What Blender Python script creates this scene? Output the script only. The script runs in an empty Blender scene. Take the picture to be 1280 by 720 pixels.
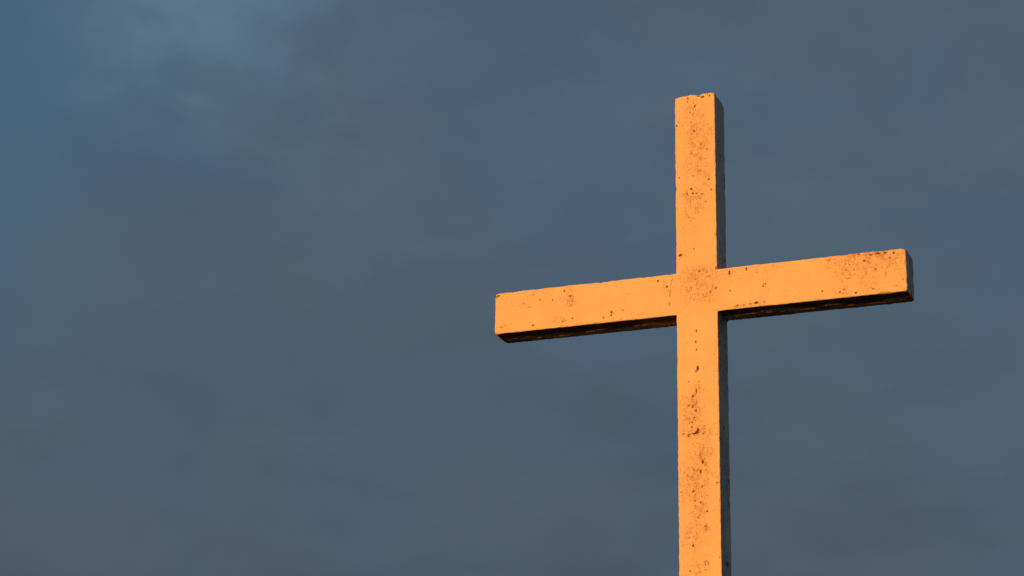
import bpy, math, random
from mathutils import Vector, Matrix, noise

sc = bpy.context.scene
col = sc.collection
R = math.radians

# ---------------------------------------------------------------- camera
# world: the cross's front face is the plane y = 0, its post is centred on x = 0
CAM_Z = 1.6
YAW, PITCH, ROLL, FPX = -0.372475, 0.310194, 0.015001, 2720.53
CAM = Vector((4.118419, -14.133794, CAM_Z))
cyw, syw, cp, sp = math.cos(YAW), math.sin(YAW), math.cos(PITCH), math.sin(PITCH)
FWD = Vector((syw * cp, cyw * cp, sp))
r0 = Vector((cyw, -syw, 0))
u0 = r0.cross(FWD)
RGT = r0 * math.cos(ROLL) + u0 * math.sin(ROLL)
UPV = -r0 * math.sin(ROLL) + u0 * math.cos(ROLL)
cd = bpy.data.cameras.new('camera')
cam = bpy.data.objects.new('camera', cd)
col.objects.link(cam)
m = Matrix((RGT, UPV, -FWD)).transposed().to_4x4()
m.translation = CAM
cam.matrix_world = m
cd.sensor_width = 36.0
cd.lens = 36.0 * FPX / 1280.0
cd.clip_end = 6000
sc.camera = cam

# ---------------------------------------------------------------- sun
SUN_EL, SUN_AZ = R(1.9), R(14)          # azimuth: towards -x from the -y axis
to_sun = Vector((-math.sin(SUN_AZ) * math.cos(SUN_EL), -math.cos(SUN_AZ) * math.cos(SUN_EL), math.sin(SUN_EL)))
sd = bpy.data.lights.new('sun', 'SUN')
sd.energy = 4.8
sd.angle = R(0.5)
sd.color = (1.0, 0.370, 0.045)
sun = bpy.data.objects.new('sun', sd)
sun.rotation_euler = to_sun.to_track_quat('Z', 'Y').to_euler()
col.objects.link(sun)

# ---------------------------------------------------------------- view
vs = sc.view_settings
vs.view_transform = 'Standard'
vs.look = 'None'
vs.exposure = 0.0
vs.gamma = 1.0
vs.use_curve_mapping = False


class NT:
    """small helper to wire nodes"""
    def __init__(self, tree):
        self.t = tree
        tree.nodes.clear()

    def n(self, kind, **kw):
        nd = self.t.nodes.new(kind)
        for k, v in kw.items():
            setattr(nd, k, v)
        return nd

    def put(self, sock, v):
        if hasattr(v, 'is_output'):
            self.t.links.new(v, sock)
        else:
            sock.default_value = v

    def math(self, op, a, b=0.0, c=0.0, clamp=False):
        nd = self.n('ShaderNodeMath', operation=op, use_clamp=clamp)
        for i, v in enumerate((a, b, c)):
            self.put(nd.inputs[i], v)
        return nd.outputs[0]

    def ramp(self, v, a, b, lo=0.0, hi=1.0):
        nd = self.n('ShaderNodeMapRange', interpolation_type='SMOOTHSTEP')
        for i, x in enumerate((v, a, b, lo, hi)):
            self.put(nd.inputs[i], x)
        return nd.outputs[0]

    def noise(self, vec, scale, detail=2.0, rough=0.5, dist=0.0):
        nd = self.n('ShaderNodeTexNoise')
        self.put(nd.inputs['Vector'], vec)
        nd.inputs['Scale'].default_value = scale
        nd.inputs['Detail'].default_value = detail
        nd.inputs['Roughness'].default_value = rough
        nd.inputs['Distortion'].default_value = dist
        return nd.outputs[0]

    def mapping(self, vec, loc=(0, 0, 0), rot=(0, 0, 0), scale=(1, 1, 1)):
        nd = self.n('ShaderNodeMapping')
        self.put(nd.inputs['Vector'], vec)
        nd.inputs['Location'].default_value = loc
        nd.inputs['Rotation'].default_value = rot
        nd.inputs['Scale'].default_value = scale
        return nd.outputs[0]

    def mix(self, f, a, b, blend='MIX'):
        nd = self.n('ShaderNodeMix', data_type='RGBA', blend_type=blend)
        self.put(nd.inputs[0], f)
        self.put(nd.inputs[6], a)
        self.put(nd.inputs[7], b)
        return nd.outputs[2]


# ---------------------------------------------------------------- sky: dusk clouds over a low sun
wd = bpy.data.worlds.new('World')
sc.world = wd
wd.use_nodes = True
w = NT(wd.node_tree)
STR = 0.1
sky = w.n('ShaderNodeTexSky', sky_type='NISHITA', sun_disc=False)
sky.sun_elevation = SUN_EL
sky.sun_rotation = math.atan2(to_sun.x, to_sun.y)
sky.air_density = 1.0
sky.dust_density = 1.5
gen = w.n('ShaderNodeTexCoord').outputs['Generated']


def lobe(az_el, width, power=1.0):
    """soft thin place in the clouds round one direction of the sky"""
    az, el = az_el
    d = (math.sin(az) * math.cos(el), math.cos(az) * math.cos(el), math.sin(el))
    nd = w.n('ShaderNodeVectorMath', operation='DISTANCE')
    w.put(nd.inputs[0], warped)
    nd.inputs[1].default_value = d
    return w.ramp(nd.outputs['Value'], 0.0, width, 1.0, 0.0)


# slow wind-torn warp of the directions, so that no lobe is round
wn = w.n('ShaderNodeTexNoise')
w.put(wn.inputs['Vector'], w.mapping(gen, scale=(1, 1, 1.6)))
wn.inputs['Scale'].default_value = 7.0
wn.inputs['Detail'].default_value = 3.0
sub = w.n('ShaderNodeVectorMath', operation='SUBTRACT')
w.put(sub.inputs[0], wn.outputs['Color'])
sub.inputs[1].default_value = (0.5, 0.5, 0.5)
sca = w.n('ShaderNodeVectorMath', operation='SCALE')
w.put(sca.inputs[0], sub.outputs[0])
sca.inputs['Scale'].default_value = 0.13
add = w.n('ShaderNodeVectorMath', operation='ADD')
w.put(add.inputs[0], gen)
w.put(add.inputs[1], sca.outputs[0])
warped = add.outputs[0]


def pix_dir(x, y):
    v = (FWD * FPX + RGT * (x - 640) - UPV * (y - 360)).normalized()
    return math.atan2(v.x, v.y), math.asin(v.z)


sof = w.n('ShaderNodeVectorMath', operation='SCALE')
w.put(sof.inputs[0], sub.outputs[0])
sof.inputs['Scale'].default_value = 0.05
sfa = w.n('ShaderNodeVectorMath', operation='ADD')
w.put(sfa.inputs[0], gen)
w.put(sfa.inputs[1], sof.outputs[0])
soft = sfa.outputs[0]                             # the same warp, gentler
streak = w.mapping(soft, loc=(0.6, 2.0, 1.0), scale=(1.0, 1.0, 1.9))
big = w.noise(streak, 5.5, 2.0, 0.45)
mid = w.noise(w.mapping(soft, loc=(3.1, 1.7, 0.4), scale=(1, 1, 2.0)), 14.0, 3.0, 0.5)
fine = w.noise(w.mapping(soft, loc=(0.3, 4.7, 2.4), scale=(1, 1, 1.5)), 36.0, 4.0, 0.55)
sep = w.n('ShaderNodeSeparateXYZ')
w.put(sep.inputs[0], gen)
low = w.ramp(sep.outputs['Z'], 0.17, 0.36, 1.0, 0.0)
# long flat bands near the bottom of the cloud bank
band = w.noise(w.mapping(soft, loc=(1.3, 0.2, 3.4), scale=(1, 1, 4.5)), 7.0, 3.0, 0.5)
tone = w.math('ADD', w.math('MULTIPLY', big, 0.40), w.math('ADD', w.math('MULTIPLY', mid, 0.40), w.math('MULTIPLY', fine, 0.20)))
tone = w.math('ADD', tone, w.math('MULTIPLY', w.math('MULTIPLY', w.math('SUBTRACT', band, 0.5), low), 0.52))
hue = w.noise(w.mapping(soft, loc=(7.7, 2.2, 5.0), scale=(1, 1, 1.5)), 9.0, 3.0, 0.5)


def c3(r, g, b):                                  # sRGB 0..255 -> linear, divided by the background strength
    f = lambda v: (v / 255 / 12.92 if v / 255 <= 0.04045 else ((v / 255 + 0.055) / 1.055) ** 2.4)
    return (f(r) / STR, f(g) / STR, f(b) / STR, 1.0)


cloud = w.mix(w.ramp(hue, 0.34, 0.68), c3(80, 97, 113), c3(77, 97, 118))
cloud = w.mix(w.ramp(tone, 0.32, 0.68), w.mix(1.0, cloud, (0.91, 0.90, 0.91, 1), 'MULTIPLY'),
              w.mix(1.0, cloud, (1.105, 1.10, 1.09, 1), 'MULTIPLY'))
# clear blue showing through the thin cloud high on the left
ragged = w.ramp(w.math('ADD', w.math('MULTIPLY', mid, 0.6), w.math('MULTIPLY', fine, 0.4)), 0.38, 0.62, 0.30, 1.0)
thin1 = lobe(pix_dir(20, 30), 0.175)
thin2 = lobe(pix_dir(235, -5), 0.085)
thin3 = lobe(pix_dir(320, 40), 0.095)
dim = lobe(pix_dir(130, 215), 0.055)
cloud = w.mix(w.math('MULTIPLY', thin1, 0.85), cloud, c3(70, 102, 126))
cloud = w.mix(w.math('MULTIPLY', w.math('MULTIPLY', thin2, 0.92), ragged), cloud, c3(96, 123, 145))
cloud = w.mix(w.math('MULTIPLY', w.math('MULTIPLY', thin3, 0.62), ragged), cloud, c3(90, 115, 135))
cloud = w.mix(w.math('MULTIPLY', dim, 0.55), cloud, c3(71, 88, 113))
for place_, wide, much, hue_ in (((105, 672), 0.060, 0.60, c3(86, 101, 117)), ((45, 640), 0.045, 0.4, c3(84, 101, 119)), ((1190, 452), 0.040, 0.55, c3(85, 103, 121)), ((970, 500), 0.050, 0.35, c3(84, 102, 116)),
                                 ((620, 610), 0.035, 0.45, c3(87, 104, 117)), ((110, 305), 0.055, 0.45, c3(83, 101, 113)), ((225, 335), 0.045, 0.4, c3(74, 90, 105))):
    cloud = w.mix(w.math('MULTIPLY', lobe(pix_dir(*place_), wide), much), cloud, hue_)
# the cloud bank darkens a little towards the horizon
cloud = w.mix(w.math('MULTIPLY', low, 0.9), cloud, w.mix(1.0, cloud, (0.88, 0.84, 0.83, 1), 'MULTIPLY'))
skycol = w.mix(0.94, sky.outputs[0], cloud)
bg = w.n('ShaderNodeBackground')
w.put(bg.inputs['Color'], skycol)
bg.inputs['Strength'].default_value = STR
w.t.links.new(bg.outputs[0], w.n('ShaderNodeOutputWorld').inputs['Surface'])


# ---------------------------------------------------------------- materials
def material(name):
    mt = bpy.data.materials.new(name)
    mt.use_nodes = True
    return mt, NT(mt.node_tree)


def painted_concrete():
    mt, t = material('weathered_painted_concrete')
    P = t.n('ShaderNodeTexCoord').outputs['Object']
    wear_shade = t.n('ShaderNodeAttribute', attribute_name='wear_shade').outputs['Fac']
    mark_shade = t.n('ShaderNodeAttribute', attribute_name='mark_shade').outputs['Fac']
    grain = t.n('ShaderNodeAttribute', attribute_name='grain').outputs['Fac']
    # pores and flaked specks: thick where the wear is high
    s1 = t.noise(t.mapping(P, scale=(1.15, 1, 0.85)), 105.0, 3.0, 0.7, 0.5)
    s2 = t.noise(t.mapping(P, loc=(3, 1, 7), scale=(1.2, 1, 0.8)), 46.0, 5.0, 0.75, 0.8)
    clump = t.ramp(t.noise(t.mapping(P, loc=(1, 5, 2), scale=(1.3, 1, 0.8)), 16.0, 4.0, 0.65), 0.36, 0.66)
    dens = t.math('MULTIPLY', wear_shade, t.math('ADD', 0.50, t.math('MULTIPLY', clump, 0.62)))
    thr1 = t.math('SUBTRACT', 0.665, t.math('MULTIPLY', dens, 0.235))
    sp1 = t.ramp(t.math('SUBTRACT', s1, thr1), 0.0, 0.11)
    thr2 = t.math('SUBTRACT', 0.685, t.math('MULTIPLY', dens, 0.178))
    sp2 = t.ramp(t.math('SUBTRACT', s2, thr2), 0.0, 0.09)
    tint = t.ramp(t.noise(t.mapping(P, loc=(2, 8, 4)), 60.0, 2.0, 0.6), 0.35, 0.65, 0.45, 1.0)
    speck = t.math('MULTIPLY', t.math('MAXIMUM', t.math('MULTIPLY', sp1, 0.72), sp2), tint)
    # drawn marks and the soffit's painted shade, broken up so that their outline is ragged
    brk = t.noise(t.mapping(P, loc=(9, 3, 1)), 130.0, 2.0, 0.6)
    mk = t.ramp(t.math('ADD', mark_shade, t.math('MULTIPLY', t.math('SUBTRACT', brk, 0.5), 1.3)), 0.26, 0.72)
    # paint: faintly mottled, slightly run
    mot = t.noise(P, 14.0, 5.0, 0.6)
    run = t.noise(t.mapping(P, scale=(30, 30, 2.5)), 1.0, 3.0, 0.6)
    paint = t.mix(t.ramp(mot, 0.3, 0.7), (0.70, 0.635, 0.53, 1), (0.73, 0.675, 0.575, 1))
    paint = t.mix(t.math('MULTIPLY', t.ramp(run, 0.52, 0.75), 0.18), paint, (0.60, 0.51, 0.43, 1))
    film = t.math('MULTIPLY', t.ramp(wear_shade, 0.15, 1.0), t.ramp(s2, 0.36, 0.62, 0.04, 0.42))
    paint = t.mix(film, paint, (0.56, 0.40, 0.27, 1))
    grit = t.noise(t.mapping(P, loc=(4, 4, 1)), 150.0, 3.0, 0.7)
    paint = t.mix(t.ramp(grit, 0.40, 0.68, 0.0, 0.34), paint, (0.54, 0.42, 0.30, 1))
    blot = t.ramp(t.noise(t.mapping(P, loc=(6, 2, 9), scale=(1, 1, 0.7)), 6.5, 5.0, 0.65, 0.6), 0.46, 0.72)
    paint = t.mix(t.math('MULTIPLY', blot, 0.30), paint, (0.66, 0.54, 0.40, 1))
    paint = t.mix(t.math('MULTIPLY', speck, 0.80), paint, (0.21, 0.105, 0.055, 1))
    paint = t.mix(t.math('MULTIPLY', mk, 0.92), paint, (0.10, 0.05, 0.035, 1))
    b = t.n('ShaderNodeBsdfPrincipled')
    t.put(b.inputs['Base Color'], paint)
    t.put(b.inputs['Roughness'], t.math('ADD', 0.72, t.math('MULTIPLY', speck, 0.2)))
    b.inputs['Specular IOR Level'].default_value = 0.08
    h = t.math('SUBTRACT', t.math('MULTIPLY', t.noise(P, 60.0, 5.0, 0.65), 0.5), t.math('ADD', speck, mk))
    bp = t.n('ShaderNodeBump')
    t.put(bp.inputs['Strength'], t.math('MULTIPLY', grain, 0.45))
    bp.inputs['Distance'].default_value = 0.003
    t.put(bp.inputs['Height'], h)
    t.t.links.new(bp.outputs[0], b.inputs['Normal'])
    t.t.links.new(b.outputs[0], t.n('ShaderNodeOutputMaterial').inputs[0])
    return mt


def grass():
    mt, t = material('dry_grass')
    P = t.n('ShaderNodeTexCoord').outputs['Object']
    a = t.noise(P, 0.35, 5.0, 0.6)
    b_ = t.noise(P, 22.0, 4.0, 0.7)
    c = t.mix(t.ramp(a, 0.35, 0.65), (0.040, 0.052, 0.020, 1), (0.070, 0.062, 0.030, 1))
    c = t.mix(t.math('MULTIPLY', b_, 0.5), c, (0.025, 0.030, 0.013, 1))
    b = t.n('ShaderNodeBsdfPrincipled')
    t.put(b.inputs['Base Color'], c)
    b.inputs['Roughness'].default_value = 0.95
    bp = t.n('ShaderNodeBump')
    bp.inputs['Distance'].default_value = 0.05
    t.put(bp.inputs['Height'], b_)
    t.t.links.new(bp.outputs[0], b.inputs['Normal'])
    t.t.links.new(b.outputs[0], t.n('ShaderNodeOutputMaterial').inputs[0])
    return mt


CONCRETE = painted_concrete()
GRASS = grass()

# ---------------------------------------------------------------- the ground
gv, gf = [], []
ticks = [0, 2, 4, 6, 9, 13, 18, 25, 35, 50, 75, 110, 170, 260, 400, 700, 1200, 2500]
ax = [-v for v in reversed(ticks[1:])] + ticks
for y in ax:
    for x in ax:
        d = math.hypot(x, y)
        z = 0.5 * noise.noise(Vector((x * 0.03, y * 0.03, 4.2))) * min(1.0, d / 30.0)
        gv.append((x, y, z))
N = len(ax)
for j in range(N - 1):
    for i in range(N - 1):
        k = j * N + i
        gf.append((k, k + 1, k + N + 1, k + N))
gm = bpy.data.meshes.new('ground')
gm.from_pydata(gv, [], gf)
gm.materials.append(GRASS)
gm.polygons.foreach_set('use_smooth', [True] * len(gm.polygons))
ground = bpy.data.objects.new('ground', gm)
ground['kind'] = 'structure'
col.objects.link(ground)

# ---------------------------------------------------------------- the cross
PW, PD = 0.30, 0.2543                    # post width and depth
ZC = 4.69043 + CAM_Z                     # height of the crossing's centre
TOP = ZC + 1.50362
L1, L2, BH = 1.53350, 1.48966, 0.30904   # arms and beam height
TILT = 0.00837                           # the beam sits very slightly out of level
PROUD = 0.0015                           # the beam's face stands this far in front of the post's


def face(x, y):
    """where a point seen in the photo lies on the cross's front face"""
    d = FWD * FPX + RGT * (x - 640) - UPV * (y - 360)
    t = -CAM.y / d.y
    q = CAM + d * t
    return q.x, q.z


# worn regions: x, y, rx, ry, amount
WEAR = [(874, 172, 16, 28, .85), (866, 150, 18, 30, .55), (868, 205, 20, 24, .35), (866, 295, 18, 26, .4), (870, 130, 18, 10, .4), (879, 217, 7, 9, .8), (884, 222, 7, 8, .5),
        (872, 249, 15, 16, .72), (861, 240, 9, 7, .5), (868, 262, 16, 20, .45), (850, 270, 12, 60, .18), (868, 205, 18, 20, .4),
        (874, 341, 17, 13, .72), (869, 356, 24, 19, .74), (885, 364, 14, 16, .55), (868, 375, 22, 12, .4),
        (912, 345, 9, 16, .5), (935, 382, 26, 5, .75), (964, 333, 10, 4, .6), (930, 338, 24, 5, .4),
        (1085, 324, 48, 17, .85), (1100, 317, 36, 9, .9), (1062, 344, 18, 9, .5), (1088, 345, 24, 14, .5), (1125, 345, 9, 22, .45),
        (1056, 364, 16, 6, .7), (1028, 364, 6, 5, .5), (1092, 361, 10, 4, .5), (1038, 325, 18, 7, .35), (1000, 350, 60, 20, .12),
        (657, 380, 13, 8, .6), (668, 368, 8, 6, .5), (698, 374, 10, 10, .45), (712, 371, 7, 9, .95), (715, 379, 7, 5, .8),
        (699, 402, 12, 4, .8), (627, 408, 9, 6, .7), (640, 394, 12, 8, .4), (720, 400, 12, 5, .45), (623, 371, 8, 4, .8),
        (770, 357, 8, 5, .4), (790, 372, 40, 14, .14), (765, 393, 6, 8, .5), (832, 360, 8, 14, .5), (740, 350, 60, 6, .2),
        (867, 514, 15, 28, .85), (864, 505, 7, 12, .6), (869, 490, 6, 14, .7), (862, 543, 12, 6, .9), (882, 538, 18, 7, .6),
        (892, 491, 9, 18, .4), (881, 562, 8, 16, .6), (868, 566, 20, 20, .35), (878, 580, 7, 18, .95), (869, 601, 21, 34, .75), (862, 612, 16, 14, .5),
        (876, 626, 10, 18, .6), (873, 648, 8, 12, .6), (865, 674, 14, 22, .75), (882, 660, 6, 6, .8), (868, 714, 22, 14, .6),
        (885, 650, 8, 60, .2), (890, 250, 4, 120, .2)]
# single chips and stains: x, y, rx, ry, strength
MARK = [(859.8, 123.3, 1.2, 1.6, .9), (859.4, 127, .9, 1.4, .8), (868.5, 133, 1.0, 2.0, .9), (870.2, 131, .9, 1.2, .6), (873, 120, 3.2, 1.0, .8), (878, 121, 2.4, 1.6, .9),
        (887, 119.3, 1.2, 1.3, .9), (884.5, 118, 1, 1, .6), (854, 125, 2.0, .9, .5), (866, 120, 1, .8, .6), (846, 157.5, 1.3, 1.3, .8), (848, 153, 1.0, .9, .7),
        (867.5, 163.7, 1.4, 1.4, .8), (862.5, 140.6, .8, 1.2, .7), (876, 180, 1.8, 1.8, .6), (884, 186, 1.5, 1.2, .7),
        (886, 224, 1.6, 1.4, .85), (849, 222, 1.2, 1.3, .75), (866, 220, 1.2, 1.3, .7), (889, 237, 1.2, 1.2, .85), (864, 236, 2, 1.8, .75), (858.8, 242.5, 1.2, 1.8, .8),
        (866, 241.5, 1.8, 1.0, .8), (871, 241.5, 1.8, 1.0, .75), (878, 242, 2.4, .8, .65), (861, 271.5, 1.2, 1.2, .7), (882, 252, 1.3, 1.3, .6),
        (850.6, 319, 2.6, 1.5, .95), (867.5, 311, 1.1, 1.1, .8), (874, 339, 1.6, 1.6, .7), (895, 335, .8, 3.2, .75), (895, 341, .7, 2.5, .55), (895, 360, .9, 1.4, .9), (888, 365, 1.6, 2.0, .6), (881.5, 371, 1, 1, .7), (885, 346, 1.2, 1.2, .55), (864, 343, 1.1, 1.1, .6),
        (911.8, 340.8, 1.4, 3.0, 1.), (933, 336, 1.1, 2.6, .9), (946, 340.6, 1.1, .9, .7), (912.5, 363.5, 1.4, .8, .8), (921.7, 382, 1.8, 1.2, .85), (945.4, 378.6, 3.0, 1.5, .95), (938, 380, 2.2, .9, .7), (930, 381.4, 2.4, .9, .6), (955.5, 377.5, 1.0, 1.6, .7), (961, 362, 1.2, .9, .6), (967, 331.5, 2, .9, .6),
        (1097, 316.7, 4.5, 1.4, .85), (1089, 318.5, 2.4, 1.3, .8), (1080.5, 326, 1.8, 1.3, .9), (1117, 316, 1.7, 1.6, .85), (1107, 316, 2.2, 1.4, .8), (1073.6, 318, 2.4, 1.0, .7), (1112, 322, 1.6, 1.6, .6), (1061, 348, 3.4, .8, .6), (1070, 366, 1.4, 1.5, .9), (1055.5, 361.5, 1.6, .9, .8), (1050, 365, 1.2, 1.6, .8), (1054, 367, .9, .9, .7), (1028, 364, 1.2, 1.6, .7), (1092, 361, 2.0, .8, .8), (1129, 348.6, .9, 1.5, .8), (1120.5, 357, 1.0, 1.3, .7), (1037.5, 325, 1.6, 1.3, .5), (1128, 336, 1.1, 1.1, .6), (1062, 331, 1.2, 1.4, .6), (1094.5, 336, 1.2, 1.0, .6), (1024, 337, 1.2, 1.0, .5), (1058, 338.5, 1.3, .8, .7),
        (623, 370, 3.6, 1.0, .9), (621, 371.2, 1.8, .8, .8), (661, 384, 3.6, .6, .65), (655, 379, 2.0, 1.2, .5), (675, 375, 1.3, .9, .7), (667, 368, 1.2, 1.2, .6), (705.5, 363.8, .8, 1.9, .85), (691, 375, .9, 1.2, .8), (700, 373, .8, 1.4, .6), (712.5, 370, 1.8, 1.0, .8), (715.5, 376.5, 1.2, 1.2, .7), (710, 376, 1.3, .9, .6), (715.5, 398, 1.2, 1.2, .8), (666.5, 406.5, 2.0, .9, 1.), (755, 397, .9, 1.3, .85), (704, 402, 2.4, 1.3, .6), (692, 402.5, 2, 1, .5), (627, 409.5, 3.2, 1.0, .55), (625, 402, 2.2, .8, .45), (640, 405, 1, 1, .5),
        (764.3, 390, 1.3, 1.4, .95), (764, 394, 1.0, 1.6, .95), (766, 391, .9, .9, .7), (778.5, 388, 1.0, 1.2, .8), (784.3, 367.5, .9, .8, .8), (822.6, 351.2, 1.6, 1.6, .9), (833.6, 358.5, 1.4, 1.7, .95), (836, 363, .8, 1.0, .7), (809, 388.5, .9, .9, .5), (755.5, 369.5, .8, .8, .5), (776, 399, 1.1, .7, .7), (820, 373, 1.2, .6, .4),
        (870.5, 413.7, .8, 2.2, .95), (869.8, 427.5, .8, 2.2, .95), (870.4, 437, .8, 1.6, .95), (872.2, 460.3, 1.6, 3.3, 1.1), (870, 464.5, .9, 1.5, .9), (860.5, 477, 1.1, .9, .8), (873.5, 477, 1.0, .9, .7), (870.4, 488.5, .9, 3.0, .95), (866.3, 495, 1.7, 1.5, .95), (893, 443, .9, 1.8, .5), (869.6, 449, .6, 4, .35),
        (866, 508, 2.2, 2.2, .6), (861, 507, 1.4, 1.4, .7), (870, 513, 1.1, 2.4, .7), (867.5, 522, 2.0, 1.2, .75), (865.5, 528, 1.0, 1.4, .8), (865.0, 533.5, 1.0, 1.4, .85), (855, 512, 1.3, 1.0, .5),
        (872.6, 538.2, 1.5, 3.2, 1.2), (871.4, 540.6, 2.6, 1.5, 1.2), (867.5, 542.2, 3.0, 1.0, 1.0), (862, 542.8, 5, .8, .85), (854.5, 542, 1.8, .6, .8), (860.5, 545, 1.8, .9, .85), (880, 541.8, 3.0, .7, .6), (890, 543, 3, .7, .5), (896.5, 543, 1.4, .6, .7), (881, 532, 1.6, 1.4, .5),
        (878.5, 577, 1.5, 3.2, .8), (875.8, 589, 1.3, 3, .85), (880.5, 573, 1, 2, .6), (867.5, 587, 1.0, 1.5, .8), (855.5, 591, 1.0, 1.0, .7), (852, 615, 1.3, .8, .85), (866.7, 614, 1.5, 1.3, .85), (858, 613, 1.2, 1.2, .6), (877.5, 608, .9, 1.8, .7), (884, 638.8, 1.3, 1.3, .95), (876, 628, 1.6, 1.6, .6), (873, 647, 1.4, 1.6, .65), (866.5, 682, 1.4, 2, .65), (862, 672, 1.3, 1.3, .6), (897, 603.3, 2.4, .6, .8),
        (847.5, 598, 1.0, 1.2, .8), (847.6, 606, 1.0, 1.6, .7), (847.6, 626, 1.3, 2.4, .9), (848, 636, 1.0, 1.6, .8), (848, 648, 1.0, 1.6, .7), (847.6, 653, .8, 1, .7), (882, 712, 1, 1, .6), (863, 714, 1.3, 1.3, .7), (875, 715, 1.2, 1.4, .6), (899.5, 697, .7, 1.4, .7)]
# cracks: polylines, half width, strength
CRACK = [([(842.2, 348), (839.6, 351.5), (838.4, 355), (838.0, 361), (837.6, 366.5), (837.0, 374), (836.3, 382)], .55, .75),
         ([(771, 354), (768.6, 356), (768, 359)], .6, .6), ([(870.6, 408), (870.2, 440), (870.8, 470), (870.2, 500)], .4, .26),
         ([(848, 542), (866, 543), (880, 542), (899, 543.2)], .5, .38), ([(895.2, 333), (895.6, 350), (896.2, 388)], .5, .22)]
# drilled plugs: ring marks
RING = [(956, 356.8, 2.3, .8), (883.2, 703.3, 2.5, .85), (882, 659.6, 2.2, .75)]

PX = 0.0058                              # metres per photo pixel on the face
def rad(a): return a * PX
wear_w = [(face(x, y), rad(rx), rad(ry), a) for x, y, rx, ry, a in WEAR]
mark_w = [(face(x, y), rad(max(rx, .7)) * 0.88, rad(max(ry, .7)) * 0.88, a) for x, y, rx, ry, a in MARK]
ring_w = [(face(x, y), rad(r), a) for x, y, r, a in RING]
crack_w = [([face(*q) for q in pl], rad(hw), a) for pl, hw, a in CRACK]


def seg_dist(px, pz, a, b):
    dx, dz = b[0] - a[0], b[1] - a[1]
    t = max(0.0, min(1.0, ((px - a[0]) * dx + (pz - a[1]) * dz) / (dx * dx + dz * dz)))
    return math.hypot(px - a[0] - t * dx, pz - a[1] - t * dz)


CELL = 0.12
def bucket(items):
    g = {}
    for it in items:
        (x, z), hx, hz = it[0], it[1] * 3.0 + 0.006, it[2] * 3.0 + 0.006
        for i in range(int((x - hx) // CELL), int((x + hx) // CELL) + 1):
            for j in range(int((z - hz) // CELL), int((z + hz) // CELL) + 1):
                g.setdefault((i, j), []).append(it)
    return g
wear_g, mark_g = bucket(wear_w), bucket(mark_w)


def surface(x, z):
    """wear density and mark strength on the front face"""
    key = (int(x // CELL), int(z // CELL))
    wr = 0.0
    x0, z0 = x, z
    x += 0.022 * noise.noise(Vector((x0 * 14, z0 * 9, 2.2))) + 0.010 * noise.noise(Vector((x0 * 45, z0 * 40, 6.2)))
    z += 0.040 * noise.noise(Vector((x0 * 12, z0 * 7, 7.9))) + 0.012 * noise.noise(Vector((x0 * 45, z0 * 40, 9.2)))
    for (c, rx, rz, a) in wear_g.get(key, ()):
        q = ((x - c[0]) / rx) ** 2 + ((z - c[1]) / rz) ** 2
        if q < 9:
            wr = wr + (1 - wr) * a / (1 + q * q * 0.8)
    x, z = x0, z0
    mk = 0.0
    for (c, rx, rz, a) in mark_g.get(key, ()):
        q = ((x - c[0]) / rx) ** 2 + ((z - c[1]) / rz) ** 2
        if q < 6:
            mk = max(mk, a * math.exp(-q * q * 0.45))
    for (c, r, a) in ring_w:
        d = math.hypot(x - c[0], z - c[1])
        if d < 0.04:
            lop = 0.55 + 0.9 * noise.noise(Vector((x * 55, z * 55, 3.7)))
            mk = max(mk, a * max(0.0, lop) * math.exp(-((d - r) / 0.0055) ** 2), 0.42 * a * math.exp(-(d / r) ** 4))
    for (pl, hw, a) in crack_w:
        jx = x + 0.006 * noise.noise(Vector((z * 30, x * 6, 1.3)))
        jz = z + 0.006 * noise.noise(Vector((x * 30, z * 6, 5.3)))
        d = min(seg_dist(jx, jz, pl[i], pl[i + 1]) for i in range(len(pl) - 1))
        if d < 0.02:
            fade = max(0.40, min(1.0, 0.72 + 0.9 * noise.noise(Vector((x * 26, z * 26, 11.0)))))
            mk = max(mk, a * fade * math.exp(-(d / (hw + 0.0012)) ** 2))
    return wr, mk


def ticks_between(lo, hi, step, edge=(0.0015, 0.0035, 0.006, 0.010)):
    n = max(1, int(round((hi - lo - 0.03) / step)))
    mid_ = [lo + 0.015 + (hi - lo - 0.03) * i / n for i in range(n + 1)]
    return [lo] + [lo + e for e in edge] + mid_ + [hi - e for e in reversed(edge)] + [hi]


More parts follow.
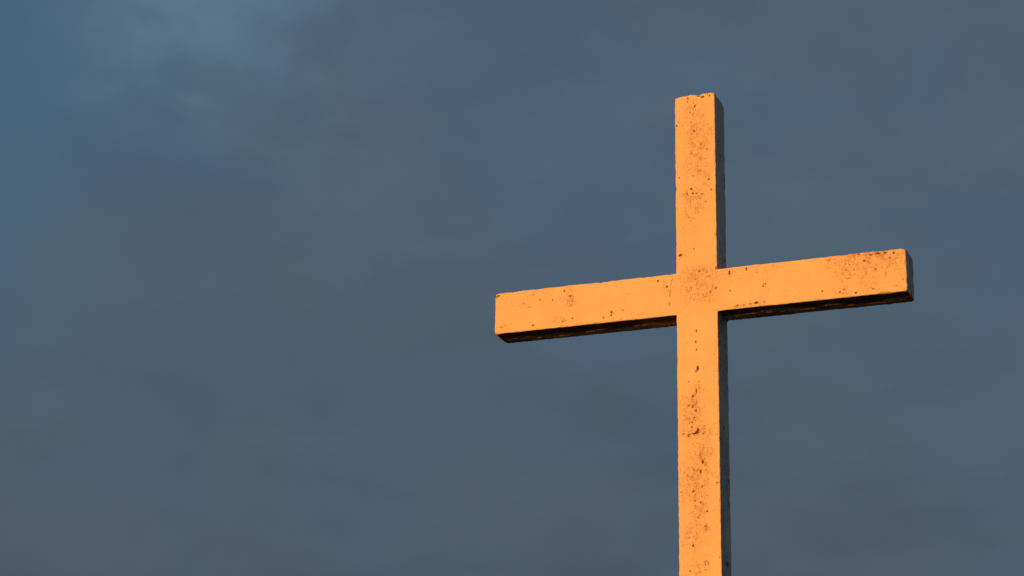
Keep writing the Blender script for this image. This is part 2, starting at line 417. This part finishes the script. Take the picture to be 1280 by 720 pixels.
def worn_block(name, xs, ys, zs, place, parent, seed, under=False, topcut=None):
    """a cast block with rubbed, chipped arrises; place() sets it in the cross"""
    lo = Vector((xs[0], ys[0], zs[0]))
    hi = Vector((xs[-1], ys[-1], zs[-1]))
    nx, ny, nz = len(xs) - 1, len(ys) - 1, len(zs) - 1
    idx, verts, wear_shade, mark_shade, grain, faces = {}, [], [], [], [], []

    def vert(i, j, k):
        key = (i, j, k)
        if key in idx:
            return idx[key]
        p = Vector((xs[i], ys[j], zs[k]))
        s = Vector((seed, seed * 1.7, seed * 0.3))
        q = p + s
        on = (i in (0, nx)) + (j in (0, ny)) + (k in (0, nz))
        near = sum(1 for a in range(3) if min(p[a] - lo[a], hi[a] - p[a]) < 0.028)
        r = 0.0045
        if near >= 2:
            r += 0.0055 * max(0, noise.noise(q * 9)) + 0.010 * max(0, noise.noise(q * 31) - 0.12)
            c = noise.noise(q * 15 + s)
            if c > 0.34:
                r += (c - 0.34) * 0.045
            if near == 3:
                r += 0.010
        inner = Vector([min(max(p[a], lo[a] + r), hi[a] - r) for a in range(3)])
        d = p - inner
        n = d.normalized()
        p = inner + n * r
        lump = 0.0016 * noise.noise(q * 3.2) + 0.0009 * noise.noise(q * 17) + 0.0005 * noise.noise(q * 60)
        p += n * (lump * (0.15 if under and n.z < -0.5 else 1.0))
        if near >= 2:
            p += n * (0.0026 * noise.noise(q * 24) + 0.0012 * noise.noise(q * 55))
        wr, mk, gr, back = 0.0, 0.0, 1.0, 0.0
        if n.y < -0.3:
            X = place(p)
            wr, mk = surface(X.x, X.z)
            wr = max(wr, 0.30 + 0.34 * noise.noise(q * 4.5))
            p -= n * (0.0058 * max(0.0, mk - 0.35) + 0.0010 * wr * (0.5 + noise.noise(q * 70)))
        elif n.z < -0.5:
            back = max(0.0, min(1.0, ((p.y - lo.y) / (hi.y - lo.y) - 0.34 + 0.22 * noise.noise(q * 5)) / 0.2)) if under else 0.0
            wr, gr = 1.0, 0.06 + 0.35 * back                # mould-smooth soffit with its shade painted in as dirt colour, its rear half rough cast
            mk = 0.85 + 0.3 * noise.noise(q * 6) - 0.42 * back  # painted shade eases towards the rear, standing for sunlight grazing there
        else:
            wr = max(0.0, 0.62 + 0.8 * noise.noise(Vector((q.x * 7, q.y * 7, q.z * 3.5))))
            mk = max(0.0, 1.6 * noise.noise(q * 19) - 0.60)
            if n.z > 0.5:
                wr = 0.8
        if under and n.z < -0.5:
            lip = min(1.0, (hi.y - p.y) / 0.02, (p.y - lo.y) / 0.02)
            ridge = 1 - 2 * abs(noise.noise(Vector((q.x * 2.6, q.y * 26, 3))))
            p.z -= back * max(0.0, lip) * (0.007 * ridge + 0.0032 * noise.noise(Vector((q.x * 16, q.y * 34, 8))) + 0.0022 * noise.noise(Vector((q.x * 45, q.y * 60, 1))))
        if topcut and n.z > 0.2:
            p.z += topcut(p.x, p.y)
        idx[key] = len(verts)
        verts.append(place(p))
        wear_shade.append(min(1.0, wr))
        mark_shade.append(mk)
        grain.append(gr)
        return idx[key]

    def quad(a, b, c, d):
        faces.append((a, b, c, d))
    for i in range(nx):
        for k in range(nz):
            quad(vert(i, 0, k), vert(i + 1, 0, k), vert(i + 1, 0, k + 1), vert(i, 0, k + 1))
            quad(vert(i + 1, ny, k), vert(i, ny, k), vert(i, ny, k + 1), vert(i + 1, ny, k + 1))
    for j in range(ny):
        for k in range(nz):
            quad(vert(0, j + 1, k), vert(0, j, k), vert(0, j, k + 1), vert(0, j + 1, k + 1))
            quad(vert(nx, j, k), vert(nx, j + 1, k), vert(nx, j + 1, k + 1), vert(nx, j, k + 1))
    for i in range(nx):
        for j in range(ny):
            quad(vert(i, j + 1, 0), vert(i + 1, j + 1, 0), vert(i + 1, j, 0), vert(i, j, 0))
            quad(vert(i, j, nz), vert(i + 1, j, nz), vert(i + 1, j + 1, nz), vert(i, j + 1, nz))
    me = bpy.data.meshes.new(name)
    me.from_pydata([tuple(v) for v in verts], [], faces)
    me.materials.append(CONCRETE)
    me.polygons.foreach_set('use_smooth', [True] * len(me.polygons))
    for an, data in (('wear_shade', wear_shade), ('mark_shade', mark_shade), ('grain', grain)):
        at = me.attributes.new(an, 'FLOAT', 'POINT')
        at.data.foreach_set('value', data)
    me.update()
    o = bpy.data.objects.new(name, me)
    col.objects.link(o)
    o.parent = parent
    return o


cross = bpy.data.objects.new('concrete_cross', None)
cross['label'] = 'tall weathered pale painted concrete cross lit orange by low sun against dusky clouds'
cross['category'] = 'cross'
col.objects.link(cross)


def top_profile(x, y):
    """the broken upper edge of the post"""
    pts = [(-.15, .000), (-.115, .003), (-.085, .005), (-.03, .009), (-.005, .007), (.02, .0015), (.075, .001), (.10, .008), (.125, .010), (.15, .006)]
    v = pts[-1][1]
    for (a, va), (b, vb) in zip(pts, pts[1:]):
        if x <= b:
            v = va + (vb - va) * max(0.0, (x - a) / (b - a))
            break
    return v * max(0.0, 1 - y / 0.06) + 0.006 * noise.noise(Vector((x * 22, y * 22, 9)))


# the post: fine where the photo sees it, coarser below
zs = [-0.4, 0.0, 0.5, 1.0, 1.5, 2.0, 2.4, 2.8, 3.1, 3.3, 3.5, 3.6]
zs += ticks_between(3.65, TOP, 0.0052)[1:]
post = worn_block('post', ticks_between(-PW / 2, PW / 2, 0.0048), ticks_between(0, PD, 0.012), zs,
                  lambda p: p, cross, 3.3, topcut=top_profile)
# the crossbeam, one cast piece running through the post, a hair proud of it
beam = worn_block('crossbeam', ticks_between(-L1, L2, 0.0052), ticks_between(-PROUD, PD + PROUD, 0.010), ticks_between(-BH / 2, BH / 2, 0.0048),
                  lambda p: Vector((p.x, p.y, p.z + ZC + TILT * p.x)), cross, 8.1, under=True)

# a smear of mortar rounds the inner corner under the right arm
fv, ff = [], []
zb = ZC - BH / 2 + TILT * PW / 2
ys = [0.003 + (PD - 0.006) * i / 24 for i in range(25)]
prof = 6
for y in ys:
    sz = 0.017 + 0.005 * noise.noise(Vector((y * 18, 2.0, 5.0)))
    for k in range(prof + 1):
        a = math.pi / 2 * k / prof
        fv.append((PW / 2 - 0.001 + sz * (1 - math.sin(a)), y, zb + 0.001 - sz * (1 - math.cos(a))))
    fv.append((PW / 2 - 0.004, y, zb + 0.004))
n_ = prof + 2
for i in range(24):
    for k in range(n_):
        a, b = i * n_ + k, i * n_ + (k + 1) % n_
        ff.append((a, b, b + n_, a + n_))
ff.append(tuple(range(n_))[::-1])
ff.append(tuple(24 * n_ + k for k in range(n_)))
fm = bpy.data.meshes.new('mortar_fillet')
fm.from_pydata(fv, [], ff)
fm.materials.append(CONCRETE)
for an, val in (('wear_shade', 0.9), ('mark_shade', 0.35), ('grain', 0.5)):
    fm.attributes.new(an, 'FLOAT', 'POINT').data.foreach_set('value', [val] * len(fv))
fo = bpy.data.objects.new('mortar_fillet', fm)
col.objects.link(fo)
fo.parent = cross
